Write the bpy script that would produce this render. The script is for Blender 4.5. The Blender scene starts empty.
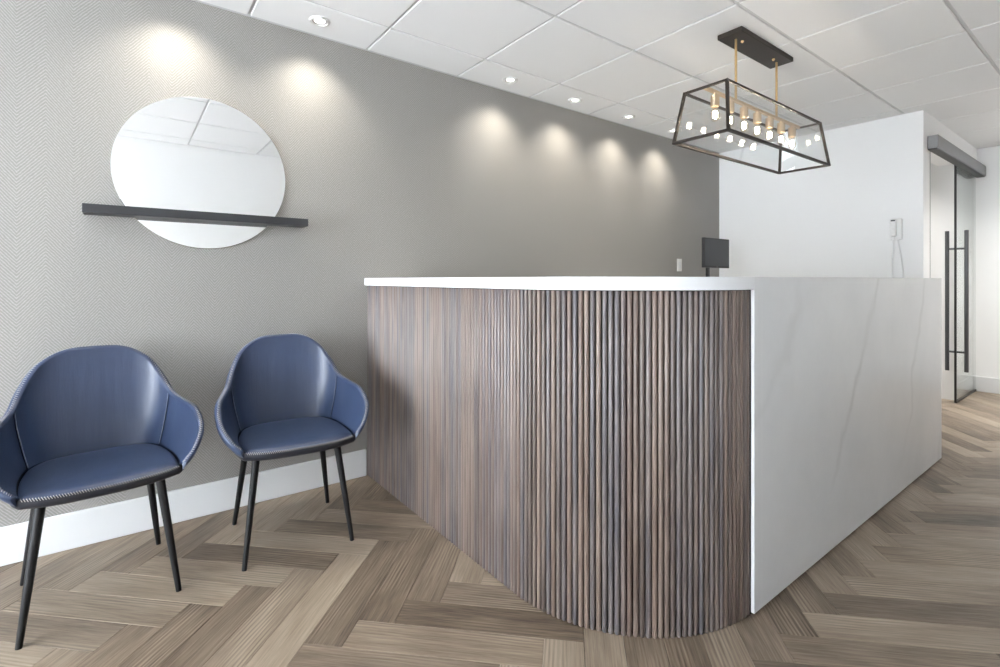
import bpy, bmesh, math, random
from mathutils import Vector, Matrix
random.seed(7)
PI = math.pi
scene = bpy.context.scene
COL = scene.collection

# ------------------------------------------------------------------ camera, world, lights, exposure
H = 1.12                                   # eye height
CAMX, CAMY = 2.73, 0.0
YAW = 52.89
FPX = 495.6                                # focal length in pixels of a 1000 px wide frame
cam = bpy.data.cameras.new('camera'); cam.sensor_width = 36; cam.lens = FPX*36/1000
cam.shift_y = -0.054; cam.clip_start = 0.02
camo = bpy.data.objects.new('camera', cam); COL.objects.link(camo)
camo.location = (CAMX, CAMY, H); camo.rotation_euler = (PI/2, 0, math.radians(YAW))
scene.camera = camo

SKY = 17.0
world = bpy.data.worlds.new('world'); scene.world = world; world.use_nodes = True
bg = world.node_tree.nodes['Background']
bg.inputs[0].default_value = (0.875, 0.915, 1.0, 1); bg.inputs[1].default_value = SKY

CH = 2.43                                  # ceiling height
RX, Y0, YD, Y1 = 3.0, -3.4, 4.92, 6.83     # room: width, street end, wall behind desk, far end
WX0, WX1, WZ0, WZ1 = 0.25, 2.75, 0.12, 2.30   # the street window
pl = bpy.data.lights.new('window_portal', 'AREA'); pl.shape = 'RECTANGLE'
pl.size = WX1-WX0; pl.size_y = WZ1-WZ0; pl.cycles.is_portal = True
plo = bpy.data.objects.new('window_portal', pl); COL.objects.link(plo)
plo.location = ((WX0+WX1)/2, Y0-0.10, (WZ0+WZ1)/2); plo.rotation_euler = (PI/2, 0, PI)

vs = scene.view_settings
vs.view_transform = 'Standard'; vs.look = 'None'; vs.gamma = 1; vs.use_curve_mapping = False
vs.exposure = 0.64

# ------------------------------------------------------------------ helpers
def link(o, parent=None):
    COL.objects.link(o)
    if parent is not None: o.parent = parent
    return o
def mesh_obj(name, verts, faces, mat, parent=None, smooth=False, angle=35):
    me = bpy.data.meshes.new(name); me.from_pydata([tuple(v) for v in verts], [], faces); me.update()
    bm = bmesh.new(); bm.from_mesh(me); bmesh.ops.recalc_face_normals(bm, faces=bm.faces[:]); bm.to_mesh(me); bm.free()
    if smooth:
        me.shade_smooth(); me.set_sharp_from_angle(angle=math.radians(angle))
    if mat: me.materials.append(mat)
    return link(bpy.data.objects.new(name, me), parent)
class MB:
    def __init__(s): s.v = []; s.f = []
    def add(s, v, f):
        n = len(s.v); s.v += [Vector(p) for p in v]; s.f += [tuple(i+n for i in q) for q in f]; return s
    def box(s, x0, x1, y0, y1, z0, z1):
        return s.add([(x0,y0,z0),(x1,y0,z0),(x1,y1,z0),(x0,y1,z0),(x0,y0,z1),(x1,y0,z1),(x1,y1,z1),(x0,y1,z1)],
                     [(0,3,2,1),(4,5,6,7),(0,1,5,4),(1,2,6,5),(2,3,7,6),(3,0,4,7)])
    def bar(s, a, b, w, h=None, up=(0,0,1)):          # square bar from a to b
        a, b = Vector(a), Vector(b); h = h or w; d = (b-a).normalized(); u = Vector(up)
        if abs(d.dot(u)) > .95: u = Vector((1,0,0))
        sx = d.cross(u).normalized(); sy = sx.cross(d).normalized(); vv = []
        for p in (a, b):
            for i, j in ((-1,-1),(1,-1),(1,1),(-1,1)): vv.append(p+sx*i*w/2+sy*j*h/2)
        return s.add(vv, [(0,1,2,3),(7,6,5,4),(0,4,5,1),(1,5,6,2),(2,6,7,3),(3,7,4,0)])
    def tube(s, pts, r, n=8, cap=True):               # r: number or list
        pts = [Vector(p) for p in pts]; rr = r if isinstance(r, (list, tuple)) else [r]*len(pts)
        vv = []; ff = []; prev = None
        for i, p in enumerate(pts):
            d = (pts[min(i+1, len(pts)-1)]-pts[max(i-1, 0)]).normalized()
            if prev is None:
                u = Vector((0,0,1)) if abs(d.z) < .9 else Vector((1,0,0)); sx = d.cross(u).normalized()
            else: sx = (prev-d*prev.dot(d)).normalized()
            prev = sx; sy = d.cross(sx)
            for k in range(n):
                a = 2*PI*k/n; vv.append(p+(sx*math.cos(a)+sy*math.sin(a))*rr[i])
        for i in range(len(pts)-1):
            for k in range(n):
                k2 = (k+1) % n; ff.append((i*n+k, i*n+k2, (i+1)*n+k2, (i+1)*n+k))
        if cap: ff.append(tuple(range(n-1, -1, -1))); ff.append(tuple((len(pts)-1)*n+k for k in range(n)))
        return s.add(vv, ff)
    def lathe(s, prof, c=(0,0,0), n=24, M=None):      # prof: (radius, z)
        vv = []; ff = []; c = Vector(c)
        for r, z in prof:
            for k in range(n):
                a = 2*PI*k/n; p = Vector((r*math.cos(a), r*math.sin(a), z))
                vv.append(c+(M @ p if M else p))
        for i in range(len(prof)-1):
            for k in range(n):
                k2 = (k+1) % n; ff.append((i*n+k, i*n+k2, (i+1)*n+k2, (i+1)*n+k))
        ff.append(tuple(range(n-1,-1,-1))); ff.append(tuple((len(prof)-1)*n+k for k in range(n)))
        return s.add(vv, ff)
    def prism(s, poly, z0, z1):
        n = len(poly)
        return s.add([(x,y,z0) for x, y in poly]+[(x,y,z1) for x, y in poly],
                     [tuple(range(n-1,-1,-1)), tuple(range(n,2*n))]+[(i,(i+1)%n,(i+1)%n+n,i+n) for i in range(n)])
    def obj(s, name, mat, parent=None, smooth=False, angle=35, bevel=0, seg=2):
        o = mesh_obj(name, s.v, s.f, mat, parent, smooth, angle)
        if bevel:
            m = o.modifiers.new('bevel', 'BEVEL'); m.width = bevel; m.segments = seg; m.limit_method = 'ANGLE'; m.angle_limit = math.radians(40)
        return o
def box(name, b, mat, parent=None, bevel=0, seg=2): return MB().box(*b).obj(name, mat, parent, bevel=bevel, seg=seg)
def tag(o, label, cat, group=None):
    o['label'] = label; o['category'] = cat
    if group: o['group'] = group
    return o
def thing(name, label, cat, loc=(0,0,0), rz=0, group=None):
    o = link(bpy.data.objects.new(name, None)); o.location = loc; o.rotation_euler = (0,0,rz); o.empty_display_size = .1
    return tag(o, label, cat, group)
def struct(o): o['kind'] = 'structure'; return o

# ------------------------------------------------------------------ materials
class NT:
    def __init__(s, name):
        s.m = bpy.data.materials.new(name); s.m.use_nodes = True; s.t = s.m.node_tree; s.t.nodes.clear()
        s.out = s.n('ShaderNodeOutputMaterial')
    def n(s, t, **k):
        nd = s.t.nodes.new(t)
        for a, b in k.items(): setattr(nd, a, b)
        return nd
    def l(s, a, b): s.t.links.new(a, b)
    def math(s, op, a, b=None, clamp=False):
        nd = s.n('ShaderNodeMath', operation=op, use_clamp=clamp)
        for i, v in enumerate((a, b)):
            if v is None: continue
            if isinstance(v, (int, float)): nd.inputs[i].default_value = v
            else: s.l(v, nd.inputs[i])
        return nd.outputs[0]
    def ramp(s, fac, stops, interp='LINEAR'):
        nd = s.n('ShaderNodeValToRGB'); nd.color_ramp.interpolation = interp; e = nd.color_ramp.elements
        while len(e) < len(stops): e.new(.5)
        for q, (p, c) in zip(e, stops): q.position = p; q.color = (*c, 1) if len(c) == 3 else c
        s.l(fac, nd.inputs[0]); return nd.outputs[0]
    def mix(s, f, a, b, mode='MIX'):
        nd = s.n('ShaderNodeMix', data_type='RGBA', blend_type=mode)
        for sock, v in ((nd.inputs[0], f), (nd.inputs[6], a), (nd.inputs[7], b)):
            if isinstance(v, (int, float)): sock.default_value = v
            elif isinstance(v, (tuple, list)): sock.default_value = (*v, 1)
            else: s.l(v, sock)
        return nd.outputs[2]
    def noise(s, vec, scale, detail=3, rough=.5, dist=0):
        nd = s.n('ShaderNodeTexNoise'); nd.inputs['Scale'].default_value = scale; nd.inputs['Detail'].default_value = detail
        nd.inputs['Roughness'].default_value = rough; nd.inputs['Distortion'].default_value = dist
        if vec is not None: s.l(vec, nd.inputs['Vector'])
        return nd.outputs[0]
    def mapping(s, vec, scale=(1,1,1), loc=(0,0,0), rot=(0,0,0)):
        nd = s.n('ShaderNodeMapping'); nd.inputs[1].default_value = loc; nd.inputs[2].default_value = rot; nd.inputs[3].default_value = scale
        s.l(vec, nd.inputs[0]); return nd.outputs[0]
    def bump(s, h, strength=.2, dist=.01):
        nd = s.n('ShaderNodeBump'); nd.inputs['Strength'].default_value = strength; nd.inputs['Distance'].default_value = dist
        s.l(h, nd.inputs['Height']); return nd.outputs[0]
    def principled(s, color, rough=.5, metal=0, spec=.5, normal=None, coat=0, sheen=0):
        p = s.n('ShaderNodeBsdfPrincipled')
        for key, v in (('Base Color', color), ('Roughness', rough)):
            if isinstance(v, (tuple, list)): p.inputs[key].default_value = (*v, 1)
            elif isinstance(v, (int, float)): p.inputs[key].default_value = v
            else: s.l(v, p.inputs[key])
        p.inputs['Metallic'].default_value = metal; p.inputs['Specular IOR Level'].default_value = spec
        p.inputs['Coat Weight'].default_value = coat; p.inputs['Sheen Weight'].default_value = sheen
        if normal is not None: s.l(normal, p.inputs['Normal'])
        s.l(p.outputs[0], s.out.inputs[0]); return p
    def coords(s, which='Object'): return s.n('ShaderNodeTexCoord').outputs[which]
    def worldpos(s): return s.n('ShaderNodeNewGeometry').outputs['Position']

def simple(name, color, rough=.5, metal=0, spec=.5, bump=0, bscale=200, var=.0):
    t = NT(name); c = color; nrm = None
    if var or bump:
        nz = t.noise(t.coords(), bscale, 3)
        if var: c = t.mix(t.math('MULTIPLY', nz, 1.0), tuple(x*(1-var) for x in color), tuple(min(1, x*(1+var)) for x in color))
        if bump: nrm = t.bump(nz, bump, .002)
    t.principled(c, rough, metal, spec, nrm); return t.m
def emission(name, color, strength):
    t = NT(name); e = t.n('ShaderNodeEmission'); e.inputs[0].default_value = (*color, 1); e.inputs[1].default_value = strength
    t.l(e.outputs[0], t.out.inputs[0]); return t.m
def thin_glass(name, tint=(.97,.985,.98), ior=1.5, refl=1.0):
    t = NT(name); tr = t.n('ShaderNodeBsdfTransparent'); tr.inputs[0].default_value = (*tint, 1)
    g = t.n('ShaderNodeBsdfGlossy'); g.inputs['Roughness'].default_value = .0
    lw = t.n('ShaderNodeLayerWeight'); lw.inputs[0].default_value = .5
    r0 = ((ior-1)/(ior+1))**2; k = t.math('POWER', lw.outputs['Facing'], 5.0)
    fac = t.math('ADD', t.math('MULTIPLY', k, (1-r0)), r0)
    mx = t.n('ShaderNodeMixShader'); t.l(t.math('MULTIPLY', fac, refl), mx.inputs[0])
    t.l(tr.outputs[0], mx.inputs[1]); t.l(g.outputs[0], mx.inputs[2]); t.l(mx.outputs[0], t.out.inputs[0]); return t.m

M = {}
M['white_paint'] = simple('white_paint', (.86,.86,.855), .6, bump=.012, bscale=150)
M['trim_white'] = simple('trim_white', (.72,.73,.735), .4, var=.01)
M['tile'] = simple('ceiling_tile', (.84,.84,.84), .85, bump=.15, bscale=260, var=.02)
M['tee'] = simple('ceiling_tee', (.60,.60,.60), .5, var=.01)
M['black_metal'] = simple('black_metal', (.015,.014,.014), .42, .3, var=.1)
M['bronze'] = simple('dark_bronze', (.035,.027,.022), .45, .5, var=.25, bscale=60)
M['brass'] = simple('brass', (.78,.55,.28), .28, 1, var=.05, bscale=40)
M['socket_brass'] = simple('satin_brass', (.80,.62,.42), .40, 1, var=.05, bscale=40)
M['charcoal'] = simple('charcoal_shelf', (.030,.031,.035), .45, .1, var=.1)
M['steel'] = simple('brushed_steel', (.22,.22,.225), .35, 1, var=.06, bscale=30)
M['dark_steel'] = simple('dark_steel', (.10,.10,.105), .32, .9, var=.06, bscale=30)
M['plastic_white'] = simple('plastic_white', (.78,.78,.77), .35, var=.01)
M['plastic_black'] = simple('plastic_black', (.02,.02,.022), .4, var=.05)
M['screen'] = simple('screen', (.035,.04,.046), .28, var=.02)
M['glass'] = thin_glass('clear_glass')
M['lamp_glass'] = thin_glass('lamp_glass', (.985,.99,.99), 1.5)
M['bulb_glass'] = thin_glass('bulb_glass', (1,.97,.92), 1.45)
M['filament'] = emission('filament', (1,.88,.72), 90)
M['lens'] = emission('downlight_lens', (1,.95,.88), 3.2)
M['ring'] = simple('ring_white', (.70,.70,.69), .4, var=.01)
M['baffle'] = simple('grey_baffle', (.36,.36,.36), .4, .3, var=.02)
M['dark_sub'] = simple('subfloor', (.05,.045,.04), .9, var=.1)
M['backing'] = simple('desk_backing', (.018,.014,.012), .8, var=.1)
M['carcass'] = simple('white_laminate', (.72,.72,.71), .4, var=.01)
t = NT('mirror_silver'); t.principled((.94,.95,.95), .0, 1, var if False else .5); M['mirror'] = t.m

# wallpaper: grey chevron weave on the long wall
t = NT('chevron_wallpaper'); sep = t.n('ShaderNodeSeparateXYZ'); pos = t.worldpos(); t.l(pos, sep.inputs[0])
yy = t.math('DIVIDE', sep.outputs[1], .172); fr = t.math('FRACT', t.math('ADD', yy, 40.0))
tri = t.math('ABSOLUTE', t.math('SUBTRACT', fr, .5))            # 0..0.5
zz = t.math('ADD', sep.outputs[2], t.math('MULTIPLY', tri, .172*1.25))
wob = t.math('MULTIPLY', t.math('SUBTRACT', t.noise(pos, 38, 2), .5), .009)
ph = t.math('MULTIPLY', t.math('ADD', zz, wob), 2*PI/.0140)
sw = t.math('ADD', t.math('MULTIPLY', t.math('SINE', ph), .5), .5)
n1 = t.noise(t.mapping(pos, (1, .45, 1)), 190, 3, .65); n2 = t.noise(pos, 14, 3)
hgt = t.math('ADD', t.math('MULTIPLY', sw, .55), t.math('MULTIPLY', n1, .75))
col = t.ramp(hgt, [(.15, (.215,.203,.188)), (.6, (.272,.260,.244)), (1, (.385,.373,.356))])
col = t.mix(t.math('MULTIPLY', n2, .25), col, (.265,.252,.235))
t.principled(col, .55, 0, .4, t.bump(hgt, .25, .0015)); M['wallpaper'] = t.m

# herringbone plank: u along the board, v across, plus a per-board random
t = NT('oak_plank'); uv = t.n('ShaderNodeUVMap'); uv.uv_map = 'plank'
oi = t.n('ShaderNodeObjectInfo'); at = t.n('ShaderNodeAttribute'); at.attribute_name = 'rnd'
rnd = t.math('FRACT', t.math('ADD', oi.outputs['Random'], at.outputs['Fac']))
cmb = t.n('ShaderNodeCombineXYZ'); t.l(t.math('MULTIPLY', rnd, 37.0), cmb.inputs[0]); t.l(t.math('MULTIPLY', rnd, 91.0), cmb.inputs[1])
va = t.n('ShaderNodeVectorMath', operation='ADD'); t.l(uv.outputs[0], va.inputs[0]); t.l(cmb.outputs[0], va.inputs[1]); P = va.outputs[0]
fine = t.noise(t.mapping(P, (7, 210, 1)), 1.0, 4, .65)
mid = t.noise(t.mapping(P, (3.0, 38, 1)), 1.0, 4, .62, .9)
big = t.noise(t.mapping(P, (2.2, 7, 1)), 1.0, 2, .5)
wv = t.n('ShaderNodeTexWave', wave_type='RINGS', rings_direction='Z'); wv.inputs['Scale'].default_value = 1.0
wv.inputs['Distortion'].default_value = 6; wv.inputs['Detail'].default_value = 3; wv.inputs['Detail Scale'].default_value = .7
t.l(t.mapping(P, (3.0, 24, 1)), wv.inputs['Vector'])
figure = t.math('MULTIPLY', t.math('SUBTRACT', wv.outputs['Fac'], .5), t.ramp(big, [(.50, (0,0,0)), (.66, (.20,)*3)]))
g = t.math('ADD', t.math('MULTIPLY', fine, .42), t.math('ADD', t.math('MULTIPLY', mid, .28), t.math('ADD', t.math('MULTIPLY', big, .32), figure)))
tone = t.math('MULTIPLY', t.math('SUBTRACT', rnd, .5), .25)
g = t.math('ADD', g, tone)
col = t.ramp(g, [(.28, (.062,.044,.031)), (.43, (.162,.122,.087)), (.57, (.268,.210,.154)), (.80, (.415,.340,.258))])
sat = t.math('FRACT', t.math('MULTIPLY', rnd, 13.7))
col = t.mix(t.math('MULTIPLY', sat, .45), col, t.mix(1.0, col, (.92,.95,1.0), 'MULTIPLY'))
t.principled(col, t.ramp(fine, [(.3, (.50,)*3), (.8, (.36,)*3)]), 0, .4, t.bump(fine, .12, .002)); M['plank'] = t.m

# fluted dowels: every dowel its own stain
t = NT('dowel_wood'); oi = t.n('ShaderNodeObjectInfo'); rnd = oi.outputs['Random']; ob = t.coords()
cmb = t.n('ShaderNodeCombineXYZ'); t.l(t.math('MULTIPLY', rnd, 53.0), cmb.inputs[0]); t.l(t.math('MULTIPLY', rnd, 19.0), cmb.inputs[2])
va = t.n('ShaderNodeVectorMath', operation='ADD'); t.l(ob, va.inputs[0]); t.l(cmb.outputs[0], va.inputs[1])
gr = t.noise(t.mapping(va.outputs[0], (160, 160, 5)), 1, 4, .6); br = t.noise(t.mapping(va.outputs[0], (20, 20, 2.2)), 1, 3, .6)
base = t.ramp(rnd, [(0, (.165,.138,.134)), (.16, (.220,.162,.135)), (.30, (.170,.162,.178)), (.44, (.265,.192,.158)), (.58, (.190,.170,.180)),
                    (.72, (.285,.218,.182)), (.86, (.155,.122,.110)), (1, (.225,.200,.200))], 'CONSTANT')
col = t.mix(t.math('MULTIPLY', gr, .95), base, (.034,.024,.020))
col = t.mix(t.ramp(br, [(.42, (0,0,0)), (.75, (.55,)*3)]), col, (.32,.255,.22))
t.principled(col, .36, 0, .55, t.bump(gr, .15, .001)); M['dowel'] = t.m

# white marble-look slab with soft grey veins
t = NT('veined_slab'); pos = t.worldpos(); w1 = t.noise(pos, 1.3, 4, .55)
dv = t.n('ShaderNodeVectorMath', operation='MULTIPLY_ADD'); sc_ = t.n('ShaderNodeCombineXYZ')
nn = t.n('ShaderNodeTexNoise'); nn.inputs['Scale'].default_value = 1.7; nn.inputs['Detail'].default_value = 5; t.l(pos, nn.inputs['Vector'])
t.l(nn.outputs[1], dv.inputs[0]); dv.inputs[1].default_value = (.55,.55,.55); t.l(pos, dv.inputs[2])
mp = t.mapping(dv.outputs[0], (1, 1, 1), rot=(math.radians(32), 0, 0), loc=(0, .30, .1))
wv = t.n('ShaderNodeTexWave', wave_type='BANDS', bands_direction='Y'); wv.inputs['Scale'].default_value = .42
wv.inputs['Distortion'].default_value = 1.2; wv.inputs['Detail'].default_value = 4; wv.inputs['Detail Roughness'].default_value = .6
t.l(mp, wv.inputs['Vector'])
vein = t.ramp(wv.outputs['Fac'], [(.0, (1,1,1)), (.006, (.5,)*3), (.028, (0,0,0))])
msk = t.ramp(w1, [(.42, (0,0,0)), (.62, (1,1,1))])
cloud = t.ramp(t.noise(pos, 2.6, 5, .6), [(.3, (.69,.70,.71)), (.7, (.75,.755,.76))])
col = t.mix(t.math('MULTIPLY', t.math('MULTIPLY', vein, msk), .34), cloud, (.44,.44,.44))
t.principled(col, .24, 0, .45); M['slab'] = t.m

# chair leathers
def leather(name, c0, c1, rough):
    t = NT(name); ob = t.coords(); nz = t.noise(ob, 9, 4, .6)
    vo = t.n('ShaderNodeTexVoronoi'); vo.inputs['Scale'].default_value = 420; t.l(ob, vo.inputs['Vector'])
    col = t.mix(nz, c0, c1); fold = t.noise(t.mapping(ob, (6, 22, 3)), 1, 3)
    b = t.n('ShaderNodeBump'); b.inputs['Strength'].default_value = .10; b.inputs['Distance'].default_value = .02; t.l(fold, b.inputs['Height'])
    b2 = t.n('ShaderNodeBump'); b2.inputs['Strength'].default_value = .12; b2.inputs['Distance'].default_value = .001
    t.l(vo.outputs['Distance'], b2.inputs['Height']); t.l(b.outputs[0], b2.inputs['Normal'])
    t.principled(col, rough, 0, .65, b2.outputs[0]); return t.m
M['leather'] = leather('navy_leather', (.020,.034,.076), (.028,.047,.102), .40)
M['leather_dark'] = leather('dark_navy_leather', (.008,.010,.018), (.012,.015,.026), .45)
M['thread'] = simple('pale_thread', (.42,.41,.40), .8, var=.1)
M['seam'] = simple('blue_grey_seam', (.16,.19,.26), .6, var=.1)
M['leg'] = simple('black_leg', (.006,.006,.007), .5, 0, .35, var=.1)

# ------------------------------------------------------------------ room shell
T = .12
struct(box('wall_left', (-T, 0, Y0-T, YD+T, -.05, CH+.15), M['wallpaper']))
struct(box('wall_right', (RX, RX+T, Y0-T, Y1+T, -.05, CH+.15), M['white_paint']))
struct(box('wall_desk', (0, 1.65, YD, YD+T, -.05, CH+.15), M['white_paint']))
struct(box('wall_far', (1.49, RX, Y1, Y1+T, -.05, CH+.15), M['white_paint']))
fw = MB()
for b in ((0, WX0, Y0-T, Y0, -.05, CH+.15), (WX1, RX, Y0-T, Y0, -.05, CH+.15), (WX0, WX1, Y0-T, Y0, -.05, WZ0), (WX0, WX1, Y0-T, Y0, WZ1, CH+.15)): fw.box(*b)
struct(fw.obj('wall_front', M['white_paint']))
# street window: frame, mullions and three panes
win = struct(thing('window_1', 'street window', 'window')); del win['label'], win['category']
f = MB(); yb0, yb1 = Y0-.075, Y0-.025
f.box(WX0, WX1, yb0, yb1, WZ0, WZ0+.05); f.box(WX0, WX1, yb0, yb1, WZ1-.05, WZ1); f.box(WX0, WX0+.05, yb0, yb1, WZ0+.05, WZ1-.05); f.box(WX1-.05, WX1, yb0, yb1, WZ0+.05, WZ1-.05)
f.obj('window_frame', M['black_metal'], win)
xs = [WX0+.05, 1.08, 1.92, WX1-.05]
for x in xs[1:3]: box('mullion', (x-.02, x+.02, yb0, yb1, WZ0+.05, WZ1-.05), M['black_metal'], win)
for i in range(3):
    a = xs[i]+(.02 if i else 0); b = xs[i+1]-(.02 if i < 2 else 0)
    box('pane', (a, b, Y0-.053, Y0-.047, WZ0+.05, WZ1-.05), M['glass'], win)
# the side passage wall with the glass-door opening, and the room behind it
pw = MB(); pw.box(1.49, 1.61, YD+T, 5.10, -.05, CH+.15); pw.box(1.61, 1.65, YD+T, 5.10, -.05, CH+.15)
pw.box(1.49, 1.61, 6.13, Y1, -.05, CH+.15); pw.box(1.49, 1.65, 5.10, Y1, 2.19, CH+.15)
struct(pw.obj('wall_passage', M['white_paint']))
struct(box('wall_inner', (.30, 1.49, 6.13, 6.25, -.05, CH+.15), M['white_paint']))
struct(box('wall_inner_side', (.18, .30, YD+T, 6.25, -.05, CH+.15), M['white_paint']))
for n, b in (('baseboard_left', (0, .016, Y0, 1.10, 0, .15)), ('baseboard_left_desk', (0, .016, 1.40, 2.60, 0, .15)), ('baseboard_far', (1.61, RX, Y1-.016, Y1, 0, .15)),
             ('baseboard_right', (RX-.016, RX, Y0, Y1-.016, 0, .15)), ('baseboard_inner', (.30, 1.49, 6.114, 6.13, 0, .15)),
             ('baseboard_passage', (1.61, 1.624, 6.15, Y1-.016, 0, .15)), ('baseboard_desk', (.60, 1.65, YD-.016, YD, 0, .15))):
    struct(box(n, b, M['trim_white'], bevel=.004))

# floor: herringbone planks 122 x 610 mm at 45 degrees to the walls
floor = struct(box('floor', (-.02, RX+.02, Y0-.02, Y1+.02, -.05, -.0125), M['dark_sub']))
w, L, p0, q0 = .122, .61, 1.123, -.5
S2 = math.sqrt(2)
def clip(poly, xmin, xmax, ymin, ymax):
    for ax, lim, sg in ((0, xmin, 1), (0, xmax, -1), (1, ymin, 1), (1, ymax, -1)):
        out = []
        for i in range(len(poly)):
            a, b = poly[i], poly[(i+1) % len(poly)]; da, db = (a[ax]-lim)*sg, (b[ax]-lim)*sg
            if da >= 0: out.append(a)
            if (da >= 0) != (db >= 0):
                k = da/(da-db); out.append((a[0]+(b[0]-a[0])*k, a[1]+(b[1]-a[1])*k))
        poly = out
        if len(poly) < 3: return []
    return poly
def area(p): return .5*abs(sum(p[i][0]*p[(i+1)%len(p)][1]-p[(i+1)%len(p)][0]*p[i][1] for i in range(len(p))))
def inset(poly, d):
    c = Vector((sum(p[0] for p in poly)/len(poly), sum(p[1] for p in poly)/len(poly))); n = len(poly); out = []
    for i in range(n):
        a, b, c2 = Vector(poly[i-1]), Vector(poly[i]), Vector(poly[(i+1) % n])
        e1 = (b-a).normalized(); e2 = (c2-b).normalized(); n1 = Vector((-e1.y, e1.x)); n2 = Vector((-e2.y, e2.x))
        k = n1+n2; k = k/max(.25, k.dot(n1)) if k.length > 1e-6 else n1
        out.append(b+k*d)
    return out
def plank_geo(poly):        # poly counter-clockwise, local frame, x along the board
    a = inset(poly, .0003); b = inset(poly, .0013); n = len(poly)
    v = [(p.x, p.y, -.0125) for p in a]+[(p.x, p.y, -.0010) for p in a]+[(p.x, p.y, 0) for p in b]
    fc = [tuple(range(2*n, 3*n))]+[(i, (i+1)%n, (i+1)%n+n, i+n) for i in range(n)]+[(i+n, (i+1)%n+n, (i+1)%n+2*n, i+2*n) for i in range(n)]
    return v, fc
def finish_plank(me, offs=None, rnds=None):
    uvl = me.uv_layers.new(name='plank'); at = me.attributes.new('rnd', 'FLOAT', 'FACE')
    for pg in me.polygons:
        k = offs[pg.index] if offs else None
        at.data[pg.index].value = rnds[pg.index] if rnds else 0.0
        for li in pg.loop_indices:
            co = me.vertices[me.loops[li].vertex_index].co
            uvl.data[li].uv = (co.x, co.y) if not k else k(co)
    me.materials.append(M['plank'])
DESK_C = (1.352, 1.667)
def under_desk(x, y):
    if x < 1.345: return 1.1 < y < YD
    if y > 1.66: return x < 1.9 and y < YD and not (y > 4.18 and x > 1.6)
    return (x-1.345)**2+(y-1.66)**2 < .56**2 and y > 1.09
def in_view(poly):
    th = math.radians(YAW); fx, fy = -math.sin(th), math.cos(th); rx, ry = math.cos(th), math.sin(th)
    for k in range(len(poly)):
        for (x, y) in (poly[k], ((poly[k][0]+poly[k-1][0])/2, (poly[k][1]+poly[k-1][1])/2)):
            dx, dy = x-CAMX, y-CAMY; z = dx*fx+dy*fy
            if z < .2: continue
            px = 500+FPX*(dx*rx+dy*ry)/z; py = 279.5+FPX*H/z
            if -25 < px < 1025 and py < 700 and not under_desk(x, y): return True
    return False
planks = []
for i in range(-60, 61):
    for j in range(-12, 13):
        for kind in (0, 1):
            ap = p0+i*w+10*w*j; aq = q0+i*w
            if kind == 0: pr, qr = (ap, ap+w), (aq, aq+L)
            else: pr, qr = (ap+w, ap+w+L), (aq, aq+w)
            cx, cq = sum(pr)/2, sum(qr)/2
            X, Y = (cx-cq)/S2, (cx+cq)/S2
            if not (-.5 < X < RX+.5 and Y0-.5 < Y < Y1+.5): continue
            ang = math.radians(45 if kind else 135)
            ca, sa = math.cos(ang), math.sin(ang)
            loc = [(-L/2,-w/2),(L/2,-w/2),(L/2,w/2),(-L/2,w/2)]
            wp = [(X+a*ca-b*sa, Y+a*sa+b*ca) for a, b in loc]
            cl = clip(wp, .001, RX-.001, Y0, Y1-.001)
            if not cl or area(cl) < 1e-4: continue
            whole = abs(area(cl)-L*w) < 1e-6
            planks.append((in_view(cl), math.hypot(X-CAMX, Y-CAMY), X, Y, ang, whole, cl))
planks.sort(key=lambda a: (not a[0], a[1]))
whole_me = None; rest_v = []; rest_f = []; rest_k = []; rest_r = []
for idx, (vis, dist, X, Y, ang, whole, cl) in enumerate(planks):
    ca, sa = math.cos(ang), math.sin(ang)
    lp = [((x-X)*ca+(y-Y)*sa, -(x-X)*sa+(y-Y)*ca) for x, y in cl]
    if idx < 300:
        if whole and whole_me: me = whole_me
        else:
            v, fc = plank_geo(lp); me = bpy.data.meshes.new('plank'); me.from_pydata(v, [], fc); me.update(); finish_plank(me)
            if whole: whole_me = me
        o = link(bpy.data.objects.new('plank', me), floor); o.location = (X, Y, 0); o.rotation_euler = (0, 0, ang)
    else:
        v, fc = plank_geo(lp); n = len(rest_v)
        rest_v += [(X+a*ca-b*sa, Y+a*sa+b*ca, c) for a, b, c in v]; rest_f += [tuple(i+n for i in q) for q in fc]
        r = random.random()
        kf = (lambda co, X=X, Y=Y, ca=ca, sa=sa: ((co.x-X)*ca+(co.y-Y)*sa, -(co.x-X)*sa+(co.y-Y)*ca))
        rest_k += [kf]*len(fc); rest_r += [r]*len(fc)
if rest_f:
    me = bpy.data.meshes.new('plank_remainder'); me.from_pydata(rest_v, [], rest_f); me.update(); finish_plank(me, rest_k, rest_r)
    o = link(bpy.data.objects.new('plank_remainder', me), floor); o['kind'] = 'stuff'

# ceiling: 24 inch lay-in tiles with proud faces on a T grid
ceil = struct(box('ceiling', (0, RX, Y0, Y1, CH+.03, CH+.12), M['white_paint']))
GX = [0, .32, .925, 1.53, 2.135, 2.74, RX]
GY = [Y0]+[1.10+.61*k for k in range(-9, 10) if Y0+.05 < 1.10+.61*k < Y1-.05]+[Y1]
for x in GX[1:-1]: box('ceiling_tee', (x-.012, x+.012, Y0, Y1, CH+.008, CH+.03), M['tee'], ceil)
for y in GY[1:-1]:
    for a, b in zip(GX[:-1], GX[1:]): box('ceiling_tee', (a+(.012 if a else 0), b-(.012 if b < RX else 0), y-.012, y+.012, CH+.0085, CH+.03), M['tee'], ceil)
SPOTS = [(.178, .175), (.178, .786), (.178, 2.016), (.178, 2.62), (.178, 3.23), (.178, 3.84)]
FILL_SPOTS = [(2.44, 5.4), (2.44, 6.3)]  # out-of-view lamps added to brighten the passage and far wall
tile_cache = {}
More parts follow.
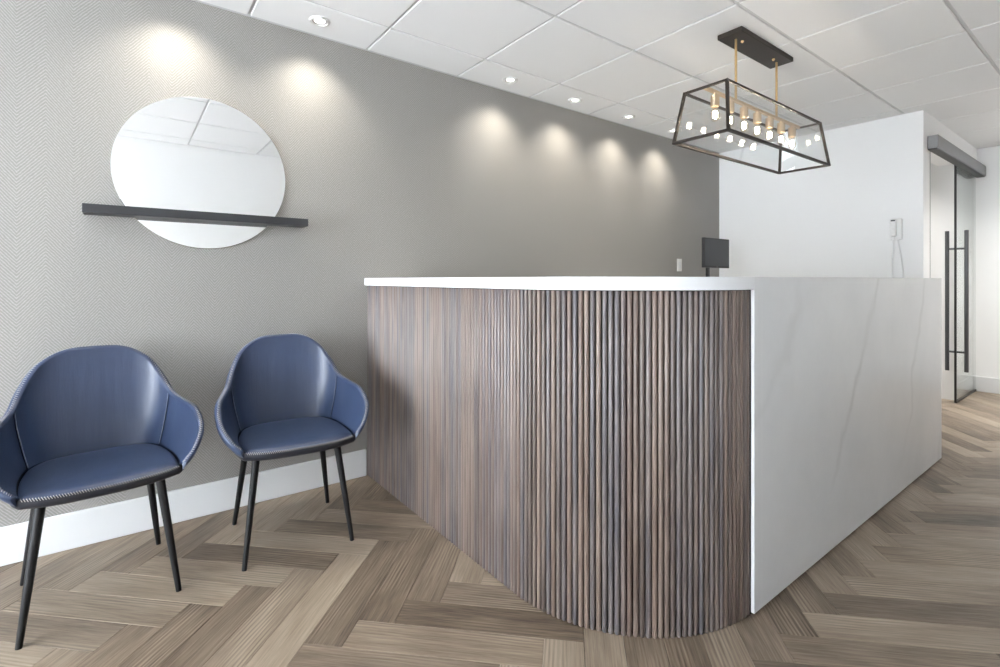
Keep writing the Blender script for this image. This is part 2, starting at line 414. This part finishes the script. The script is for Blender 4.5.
def tile_mesh(wx, wy):
    key = (round(wx, 4), round(wy, 4))
    if key not in tile_cache:
        a, b = wx/2, wy/2; e = .003
        m = MB(); m.add([(-a,-b,.024),(a,-b,.024),(a,b,.024),(-a,b,.024),(-a,-b,e),(a,-b,e),(a,b,e),(-a,b,e),(-a+e,-b+e,0),(a-e,-b+e,0),(a-e,b-e,0),(-a+e,b-e,0)],
              [(0,1,2,3)]+[(i,(i+1)%4,(i+1)%4+4,i+4) for i in range(4)]+[(i+4,(i+1)%4+4,(i+1)%4+8,i+8) for i in range(4)]+[(8,9,10,11)])
        o = m.obj('ceiling_tile', M['tile'], ceil); tile_cache[key] = o.data; return o
    return link(bpy.data.objects.new('ceiling_tile', tile_cache[key]), ceil)
for a, b in zip(GX[:-1], GX[1:]):
    for c, d in zip(GY[:-1], GY[1:]):
        x0 = a+(.008 if a else .018); x1 = b-(.008 if b < RX else .018); y0 = c+(.007 if c > Y0 else .018); y1 = d-(.007 if d < Y1 else .018)
        if x1-x0 < .03 or y1-y0 < .03: continue
        o = tile_mesh(x1-x0, y1-y0); o.location = ((x0+x1)/2, (y0+y1)/2, CH)
for b in ((0, .016, Y0, YD, CH+.002, CH+.012), (0, 1.65, YD-.016, YD, CH+.002, CH+.012), (1.65, 1.666, YD, Y1, CH+.002, CH+.012), (1.65, RX, Y1-.016, Y1, CH+.002, CH+.012)):
    box('wall_angle', b, M['tee'], ceil)
struct(box('ceiling_inner', (.30, 1.49, YD+T, 6.13, CH, CH+.12), M['white_paint']))

# ------------------------------------------------------------------ recessed downlights and added fill lamps
def downlight(x, y, label, group, power=20, color=(1, .93, .80)):
    t = thing('downlight', label, 'downlight', (x, y, CH), 0, group)
    MB().lathe([(.051, .0), (.051, -.004), (.048, -.008), (.040, -.009), (.037, -.006), (.037, .0)], n=32).obj('trim_ring', M['ring'], t, True, 50)
    MB().lathe([(.0365, -.0005), (.0365, -.0035), (.027, -.0015), (.027, -.0005)], n=28).obj('baffle', M['baffle'], t, True, 50)
    MB().lathe([(.0268, -.0006), (.0268, -.0020), (.022, -.0045), (.001, -.0055)], n=28).obj('lens', M['lens'], t, True, 50)
    ld = bpy.data.lights.new('downlight_lamp', 'SPOT'); ld.energy = power; ld.color = color; ld.spot_size = math.radians(122); ld.spot_blend = 1.0; ld.shadow_soft_size = .028
    lo = link(bpy.data.objects.new('downlight_lamp', ld), t); lo.location = (0, 0, -.012)
    return t
names = ['round recessed downlight over the mirror, nearest the street window', 'round recessed downlight in the ceiling between the mirror and the desk',
         'round recessed downlight in the row over the desk, beside the gap in the row', 'second recessed downlight of the four over the desk',
         'third recessed downlight of the four over the desk', 'recessed downlight of the row nearest the white back wall']
for (x, y), n in zip(SPOTS, names): downlight(x, y, n, 'recessed downlights along the papered wall')
for (x, y) in FILL_SPOTS: downlight(x, y, 'added fill downlight, out of view, in the passage ceiling '+('near the far wall' if y > 6 else 'across from the desk end'), 'added passage fill lights', 75, (1, .98, .95))
inner_fill = downlight(1.05, 5.55, 'added fill downlight, out of view, in the room behind the glass door', None, 70, (1, .98, .95))  # unseen lamp added to light the room behind the glass door

# ------------------------------------------------------------------ reception desk
desk = thing('reception_desk', 'reception desk with curved fluted wood front, white top band and veined white side panel', 'reception desk', (0, 0, 0))
cx, cy = DESK_C; R = .575; ZT = 1.1285; ZA = ZT-.042
def arc(r, n=28): return [(cx+r*math.sin(a), cy-r*math.cos(a)) for a in [PI/2*k/n for k in range(n+1)]]
X_END, Y_END = cx+R, 4.06
MB().prism([(.002, cy-R)]+arc(R)+[(X_END-.0125, cy), (X_END-.0125, Y_END), (X_END-.32, Y_END)]+arc(R-.32)[::-1]+[(.002, cy-R+.32)], ZA, ZT).obj('countertop', M['slab'], desk, True, 30)
box('side_panel', (X_END-.012, X_END, cy, Y_END, .008, ZT), M['slab'], desk, bevel=.0012, seg=1)
Rb = R-.027
MB().prism([(.002, cy-Rb)]+arc(Rb)+[(cx+Rb, cy)]+arc(Rb-.02)[::-1]+[(.002, cy-Rb+.02)], .005, ZA).obj('front_backing', M['backing'], desk, True, 30)
Rd, rd = R-.0200, .0081
n_str = 69; pitch_s = (cx-.012)/n_str
dm = MB().lathe([(rd-.001, .002), (rd, .004), (rd, ZA-.005), (rd-.001, ZA-.003)], n=14).obj('dowel', M['dowel'], desk, True, 50)
spots = [(.014+pitch_s*k, cy-Rd) for k in range(n_str)]
n_arc = 45; a_end = PI/2-.0105/Rd
spots += [(cx+Rd*math.sin(a), cy-Rd*math.cos(a)) for a in [a_end*k/n_arc for k in range(n_arc+1)]]
for k, (x, y) in enumerate(spots):
    o = dm if k == 0 else link(dm.copy(), desk)
    o.location = (x, y, 0); o.rotation_euler = (0, 0, random.random()*6)
box('side_backing', (X_END-.034, X_END-.0135, cy+.002, Y_END-.004, 0, ZA), M['backing'], desk)
box('end_panel', (X_END-.32, X_END-.035, Y_END-.022, Y_END-.002, .005, ZA), M['slab'], desk)
MB().prism([(.002, 1.385)]+[(cx, 1.385)]+arc(.275)[1:]+[(X_END-.30, Y_END-.024), (X_END-.32, Y_END-.024)]+arc(.255)[::-1]+[(.002, 1.405)], .005, ZA).obj('inner_panel', M['carcass'], desk, True, 30)
MB().prism([(.06, 1.407), (cx-.02, 1.407), (1.59, 1.66), (1.59, 4.0), (1.10, 4.0), (1.10, 1.95), (.06, 1.95)], .715, .74).obj('work_surface', M['carcass'], desk)
box('support_panel', (.06, .08, 1.407, 1.93, .005, .715), M['carcass'], desk); box('support_panel', (1.12, 1.59, 3.96, 3.98, .005, .715), M['carcass'], desk)

# low storage counter behind the desk, under the monitor
bc = thing('back_counter', 'white storage counter standing behind the desk below the monitor', 'counter', (0, 0, 0))
box('cabinet_body', (.018, .50, 2.62, 4.90, .08, .90), M['carcass'], bc); box('toe_kick', (.018, .45, 2.64, 4.88, .0, .08), M['plastic_black'], bc)
box('counter_top', (.005, .54, 2.61, 4.905, .90, .93), M['slab'], bc, bevel=.003)
for k in range(4):
    y = 2.63+k*.567; d = box('cabinet_door', (.50, .518, y, y+.56, .085, .895), M['carcass'], bc, bevel=.002)
    MB().bar((.54, y+.50, .55), (.54, y+.50, .75), .010).bar((.518, y+.50, .56), (.54, y+.50, .56), .008).bar((.518, y+.50, .74), (.54, y+.50, .74), .008).obj('handle', M['black_metal'], d)

# ------------------------------------------------------------------ tub chairs
def crom(P, t):
    n = len(P)-1; f = max(0, min(.999999, t))*n; i = int(f); u = f-i
    g = lambda k: Vector(P[max(0, min(n, k))])
    a, b, c, d = (g(i-1) if i > 0 else Vector((P[1][0], -P[1][1], P[1][2]))), g(i), g(i+1), (g(i+2) if i+2 <= n else g(n)*2-g(n-1))
    return .5*((2*b)+(c-a)*u+(2*a-5*b+4*c-d)*u*u+(3*b-a-3*c+d)*u**3)
RIM = [(-.262,0,.842),(-.257,.094,.834),(-.235,.163,.790),(-.188,.203,.716),(-.118,.226,.652),(-.030,.247,.632),(.070,.272,.612),(.165,.275,.560),(.225,.245,.505),(.246,.212,.470)]
BAS = [(-.200,0,.448),(-.197,.067,.449),(-.183,.127,.450),(-.150,.167,.452),(-.095,.191,.454),(-.020,.205,.456),(.060,.211,.458),(.140,.211,.461),(.210,.207,.464),(.240,.200,.465)]
def both(P, u):
    q = crom(P, abs(u)); return Vector((q.x, q.y if u >= 0 else -q.y, q.z))
TH = .026
def frame(u):
    b, r = both(BAS, u), both(RIM, u); du = .01
    tg = both(BAS, min(1, u+du))-both(BAS, max(-1, u-du)); tg += both(RIM, min(1, u+du))-both(RIM, max(-1, u-du)); tg.z = 0
    o = Vector((tg.y, -tg.x, 0)).normalized()
    if o.dot(Vector((b.x+.02, b.y, 0))) < 0: o = -o
    return b, r, o
def inner(u, v):
    b, r, o = frame(u); k = 1-(1-v)**1.55; hgt = (r-b).length
    p = Vector((b.x+(r.x-b.x)*k, b.y+(r.y-b.y)*k, b.z+(r.z-b.z)*v))
    # lumbar swell of the padded back
    sw = .012*math.sin(PI*v)*max(0, 1-abs(u)/.5)
    return p-o*sw+o*0
def outer(u, v):
    b, r, o = frame(u); k = 1-(1-v)**1.7
    th = TH*min(1, .55+(r.z-b.z)*3)
    return Vector((b.x+(r.x-b.x)*k, b.y+(r.y-b.y)*k, (b.z-.022)+(r.z-(b.z-.022))*v))+o*th
def grid_obj(name, fn, us, vs_, mat, parent, angle=60):
    v = [fn(u, q) for u in us for q in vs_]; n = len(vs_)
    fc = [(i*n+j, (i+1)*n+j, (i+1)*n+j+1, i*n+j+1) for i in range(len(us)-1) for j in range(n-1)]
    return mesh_obj(name, v, fc, mat, parent, True, angle)
def lin(a, b, n): return [a+(b-a)*k/n for k in range(n+1)]
SEAM = .445
def front_edge(n=16, grow=0):      # front lip between the two arm ends
    a, b = both(BAS, 1), both(BAS, -1); out = []
    for k in range(n+1):
        s = k/n; p = a.lerp(b, s); bul = (1-(2*s-1)**4)*.030
        out.append(Vector((p.x+bul+grow, p.y*(1+grow*.5), p.z-.004*math.sin(PI*s))))
    return out
def make_chair(label):
    t = thing('tub_chair', label, 'chair', group=None)
    vsi = lin(0, 1, 14)
    bk = grid_obj('backrest', inner, lin(-SEAM, SEAM, 36), vsi, M['leather'], t)
    for s in (1, -1): grid_obj('armrest', lambda u, v: inner(u*s, v)+frame(u*s)[2]*.004, lin(SEAM, 1, 26), vsi, M['leather'], t)
    # outer shell with rolled rim
    def shell(u, k):
        b, r, o = frame(u); th = TH*min(1, .55+(r.z-b.z)*3)
        if k <= 6:          # half-round rim from the inner to the outer side
            a = PI*k/6; return r+o*(th/2-math.cos(a)*th/2)+Vector((0, 0, math.sin(a)*th*.42))
        return outer(u, 1-(k-6)/14)
    us = lin(-1, 1, 96)
    v = [shell(u, k) for u in us for k in range(21)]; n = 21
    fc = [(i*n+j, (i+1)*n+j, (i+1)*n+j+1, i*n+j+1) for i in range(len(us)-1) for j in range(n-1)]
    fc += [tuple(range(n)), tuple(range((len(us)-1)*n, len(us)*n))]
    mesh_obj('outer_shell', v, fc, M['leather'], t, True, 60)
    # seat cushion and the pan under it
    loop = [both(BAS, u) for u in lin(-1, 1, 64)][1:-1]; fe = front_edge(18); loop = loop+fe
    c = Vector((.02, 0, .455)); rings = [(0, .010), (.3, .010), (.6, .009), (.82, .007), (.93, .003), (.985, -.003), (1.0, -.010), (1.0, -.022)]
    v = []; n = len(loop)
    for k, dz in rings[1:]:
        for p in loop: q = c.lerp(p, k); v.append(Vector((q.x, q.y, (c.z*(1-k**3)+p.z*k**3)+dz)))
    v.append(Vector((c.x, c.y, c.z+.010))); ci = len(v)-1; nr = len(rings)-1
    fc = [(ci, i, (i+1) % n) for i in range(n)]+[(r*n+i, r*n+(i+1)%n, (r+1)*n+(i+1)%n, (r+1)*n+i) for r in range(nr-1) for i in range(n)]
    mesh_obj('seat', v, fc, M['leather'], t, True, 60)
    lo = []
    for u in lin(-1, 1, 64)[1:-1]:
        b, r, o = frame(u); lo.append(b+o*(TH*min(1, .55+(r.z-b.z)*3)+.001))
    lo += front_edge(18, .008)
    prof = [(1.0, -.006), (1.003, -.016), (.995, -.028), (.96, -.038), (.85, -.046), (.5, -.050)]
    v = [Vector((c.x+(p.x-c.x)*k, c.y+(p.y-c.y)*k, p.z+dz)) for k, dz in prof for p in lo]; n = len(lo)
    fc = [(r*n+i, r*n+(i+1)%n, (r+1)*n+(i+1)%n, (r+1)*n+i) for r in range(len(prof)-1) for i in range(n)]+[tuple((len(prof)-1)*n+i for i in range(n))]
    mesh_obj('seat_pan', v, fc, M['leather_dark'], t, True, 60)
    # seam piping where the arms meet the back
    for s in (1, -1):
        MB().tube([inner(s*SEAM, v)-frame(s*SEAM)[2]*.001 for v in lin(.02, 1, 20)], .0016, 6).obj('seam_piping', M['seam'], t, True)
    # whip stitching round the rim and along the front lip
    path = []
    for u in lin(-1, 1, 400):
        b, r, o = frame(u); th = TH*min(1, .55+(r.z-b.z)*3); path.append((r+o*th*.5+Vector((0, 0, th*.42)), o, Vector((0,0,1))))
    fr = front_edge(120, .006)
    for p in fr: path.append((p+Vector((.001, 0, -.007)), Vector((.35, 0, -1)).normalized(), Vector((1, 0, 0))))
    st = MB(); acc = 0; last = path[0][0]; sgn = 1
    for (p, o, up) in path[1:]:
        d = p-last; acc += d.length
        if acc > .0062:
            acc = 0; tg = d.normalized(); a = p-o*.0048+tg*.0026*1+up*.0006; b = p+o*.0048-tg*.0026+up*.0002
            if up.z: a -= Vector((0,0,.0018)); b -= Vector((0,0,.0018))
            m = (a+b)/2+up*.0016; st.tube([a, m, b], .0009, 4)
        last = p
    so = st.obj('stitching', M['thread'], t); so['kind'] = 'stuff'
    # legs and the frame that carries them
    for sx in (1, -1):
        for sy in (1, -1):
            a = Vector((.150*sx, .155*sy, .432)); b = Vector((.215*sx, .207*sy, .0))
            MB().tube([a, a.lerp(b, .5), b.lerp(a, .012), b], [.0150, .0125, .0092, .0086], 14).obj('leg', M['leg'], t, True, 50)
    fb = MB()
    for sy in (1, -1): fb.bar((-.17, .155*sy, .415), (.17, .155*sy, .415), .026, .012)
    for sx in (1, -1): fb.bar((.150*sx, -.155, .4155), (.150*sx, .155, .4155), .026, .011)
    fb.obj('leg_frame', M['leg'], t)
    return t
ch = make_chair('navy leather tub chair with black legs, farther from the reception desk')
ch['group'] = 'waiting chairs'
ch.location = (.417, -.072, 0); ch.rotation_euler = (0, 0, math.radians(5.5))
c2 = link(ch.copy()); c2['label'] = 'navy leather tub chair with black legs, right beside the fluted reception desk'
c2.location = (.4185, .5885, 0); c2.rotation_euler = (0, 0, math.radians(-4.5))
for k in list(ch.children): link(k.copy(), c2)

# ------------------------------------------------------------------ round mirror with shelf
mr = thing('round_mirror', 'round frameless wall mirror crossed by a long charcoal shelf', 'mirror', (0, .306, 1.266))
Mx = Matrix.Rotation(PI/2, 3, 'Y')
zc = .357
MB().lathe([(.350, .001), (.352, .006)], (0, 0, zc), 96, Mx).obj('backing_board', M['plastic_black'], mr, True, 40)
MB().lathe([(.357, .0062), (.357, .0105), (.3555, .012)], (0, 0, zc), 128, Mx).obj('mirror_glass', M['mirror'], mr, True, 20)
sh = MB().box(.013, .112, -.445, .443, .127, .164); sh.obj('shelf', M['charcoal'], mr, bevel=.0015)
MB().box(.001, .013, -.445, -.36, .132, .160).obj('shelf_cleat', M['charcoal'], mr); MB().box(.001, .013, .36, .443, .132, .160).obj('shelf_cleat', M['charcoal'], mr)

# ------------------------------------------------------------------ linear pendant
pd = thing('pendant_lamp', 'tapered glass box pendant with dark metal frame, brass rods and seven bulbs', 'pendant lamp', (1.38, 2.835, 1.80))
Z = lambda z: z-1.80
bw, bl, tw, tl, zb, zt = .144, .592, .112, .545, 1.818, 2.073
Bc = [Vector((.006+sx*bw, sy*bl, Z(zb))) for sx, sy in ((-1,-1),(1,-1),(1,1),(-1,1))]
Tc = [Vector((.006+sx*tw, sy*tl, Z(zt))) for sx, sy in ((-1,-1),(1,-1),(1,1),(-1,1))]
for k in range(4):
    MB().bar(Bc[k], Bc[(k+1)%4], .013).obj('bottom_rail', M['bronze'], pd)
    MB().bar(Tc[k], Tc[(k+1)%4], .011).obj('top_rail', M['bronze'], pd)
    MB().bar(Bc[k]-(Tc[k]-Bc[k]).normalized()*.006, Tc[k]+(Tc[k]-Bc[k]).normalized()*.005, .013, up=(0,1,0)).obj('corner_post', M['bronze'], pd)
    q = [Bc[k].lerp(Tc[k], .02), Bc[(k+1)%4].lerp(Tc[(k+1)%4], .02), Bc[(k+1)%4].lerp(Tc[(k+1)%4], .98), Bc[k].lerp(Tc[k], .98)]
    nrm = (q[1]-q[0]).cross(q[3]-q[0]).normalized()*.0012
    MB().add([p-nrm for p in q]+[p+nrm for p in q], [(0,1,2,3),(7,6,5,4),(0,4,5,1),(1,5,6,2),(2,6,7,3),(3,7,4,0)]).obj('glass_pane', M['lamp_glass'], pd)
MB().bar((0, -tl+.005, Z(zt)), (0, tl-.005, Z(zt)), .016, .014).obj('socket_bar', M['socket_brass'], pd)
for y in (-.235, .235): MB().tube([(0, y, Z(zt)+.006), (0, y, Z(2.41))], .0062, 12).obj('hanging_rod', M['brass'], pd, True, 50)
cn = box('ceiling_canopy', (-.066, .066, -.302, .302, Z(2.402), Z(2.4285)), M['bronze'], pd, bevel=.003)
for y in (-.19, .17): MB().lathe([(.008, Z(2.402)), (.008, Z(2.396)), (.004, Z(2.391))], (.012, y, 0), 14).obj('screw_cap', M['brass'], cn, True, 50)
first = None
for k in range(7):
    y = -.4425+.1475*k; zs = Z(zt)-.007
    s_ = MB().lathe([(.009, zs), (.009, zs-.008), (.021, zs-.011), (.021, zs-.066), (.017, zs-.070)], (0, y, 0), 20).obj('bulb_socket', M['socket_brass'], pd, True, 40)
    zz_ = zs-.070
    b_ = MB().lathe([(.012, zz_), (.0125, zz_-.010), (.019, zz_-.026), (.0225, zz_-.042), (.021, zz_-.056), (.014, zz_-.069), (.005, zz_-.075), (.0008, zz_-.076)], (0, y, 0), 20).obj('bulb', M['bulb_glass'], pd, True, 60)
    fm = MB(); pts = [(.009*math.cos(a), y+.009*math.sin(a), zz_-.020-.034*(.5+.5*math.cos(3*a))) for a in [2*PI*i/36 for i in range(37)]]
    fm.tube(pts, .0016, 5).obj('filament', M['filament'], b_)

# ------------------------------------------------------------------ monitor, wall plate, wall phone
mo = thing('monitor', 'dark computer monitor on a slim stand behind the desk near the corner', 'monitor', (.335, 4.25, .93))
sc = MB().box(-.012, .014, -.205, .215, .295, .560).obj('monitor_housing', M['plastic_black'], mo, bevel=.003)
box('screen', (.0142, .0155, -.193, .203, .313, .548), M['screen'], mo)
box('badge', (.0142, .0158, -.004, .014, .300, .307), M['steel'], mo)
MB().bar((-.022, -.09, .012), (-.022, -.09, .40), .034, .018).obj('stand_neck', M['plastic_black'], mo)
MB().lathe([(.10, 0), (.10, .008), (.09, .013), (.02, .016)], (-.02, -.09, 0), 28).obj('stand_base', M['plastic_black'], mo, True)
wp = thing('wall_switch', 'white switch plate on the grey wall beside the monitor', 'switch', (0, 4.20, 1.198))
box('cover_plate', (.0005, .007, -.036, .036, 0, .118), M['plastic_white'], wp, bevel=.002)
box('rocker', (.007, .0105, -.016, .016, .026, .092), M['trim_white'], wp, bevel=.0015)
ph = thing('wall_phone', 'white wall phone with dangling cord on the white back wall', 'phone', (1.483, YD, .80))
box('phone_base', (-.040, .040, -.030, -.001, .635, .805), M['plastic_white'], ph, bevel=.008)
box('handset', (-.026, .010, -.062, -.032, .660, .800), M['plastic_white'], ph, bevel=.010, seg=3)
box('earpiece', (-.022, .006, -.0635, -.0615, .782, .792), M['plastic_black'], ph)
def coil(x0, x1, y, zt_, zb_, bow): return [(x0+(x1-x0)*s+bow*math.sin(PI*s), y, zt_+(zb_-zt_)*s) for s in lin(0, 1, 20)]
loop = [(-.008+(.048+.008)*0, 0, 0)]
pts = [(-.008, -.045, .665), (-.012, -.04, .60), (-.020, -.03, .50), (-.022, -.025, .36), (-.012, -.022, .22), (.012, -.02, .165), (.036, -.02, .22), (.046, -.02, .34), (.036, -.02, .47), (.020, -.02, .58), (.012, -.018, .640)]
P3 = [Vector(p) for p in pts]; sm = []
for i in range(len(P3)-1):
    for k in range(6):
        a = P3[max(i-1, 0)]; b = P3[i]; c = P3[i+1]; d = P3[min(i+2, len(P3)-1)]; u = k/6
        sm.append(.5*((2*b)+(c-a)*u+(2*a-5*b+4*c-d)*u*u+(3*b-a-3*c+d)*u**3))
sm.append(P3[-1]); MB().tube(sm, .0055, 8).obj('cord', M['plastic_white'], ph, True, 60)

# ------------------------------------------------------------------ sliding glass door
gd = struct(thing('door_1', 'x', 'door', (1.64, 6.0, 0))); del gd['label'], gd['category']
gl = box('door_glass', (-.006, .006, 0, .80, .018, 2.185), M['glass'], gd)
box('edge_seal', (-.008, .008, -.012, 0, .012, 2.185), M['black_metal'], gd)
box('bottom_guide', (-.009, .009, 0, .81, .002, .018), M['black_metal'], gd)
h = gd
for sx in (-1, 1): MB().tube([(sx*.066, .04, .285), (sx*.066, .04, 1.565)], .0155, 16).obj('pull_bar', M['dark_steel'], gd, True, 50)
for z in (.46, 1.40): MB().tube([(-.066, .04, z), (.066, .04, z)], .009, 12).obj('standoff', M['dark_steel'], gd, True, 50)
box('track_housing', (.011, .078, -.98, .815, 2.145, 2.245), M['steel'], gd, bevel=.004)
box('track_slot', (.012, .070, -.97, .805, 2.138, 2.1455), M['black_metal'], gd)
box('jamb_trim', (-.03, .011, -.90, -.885, .0, 2.188), M['dark_steel'], gd)
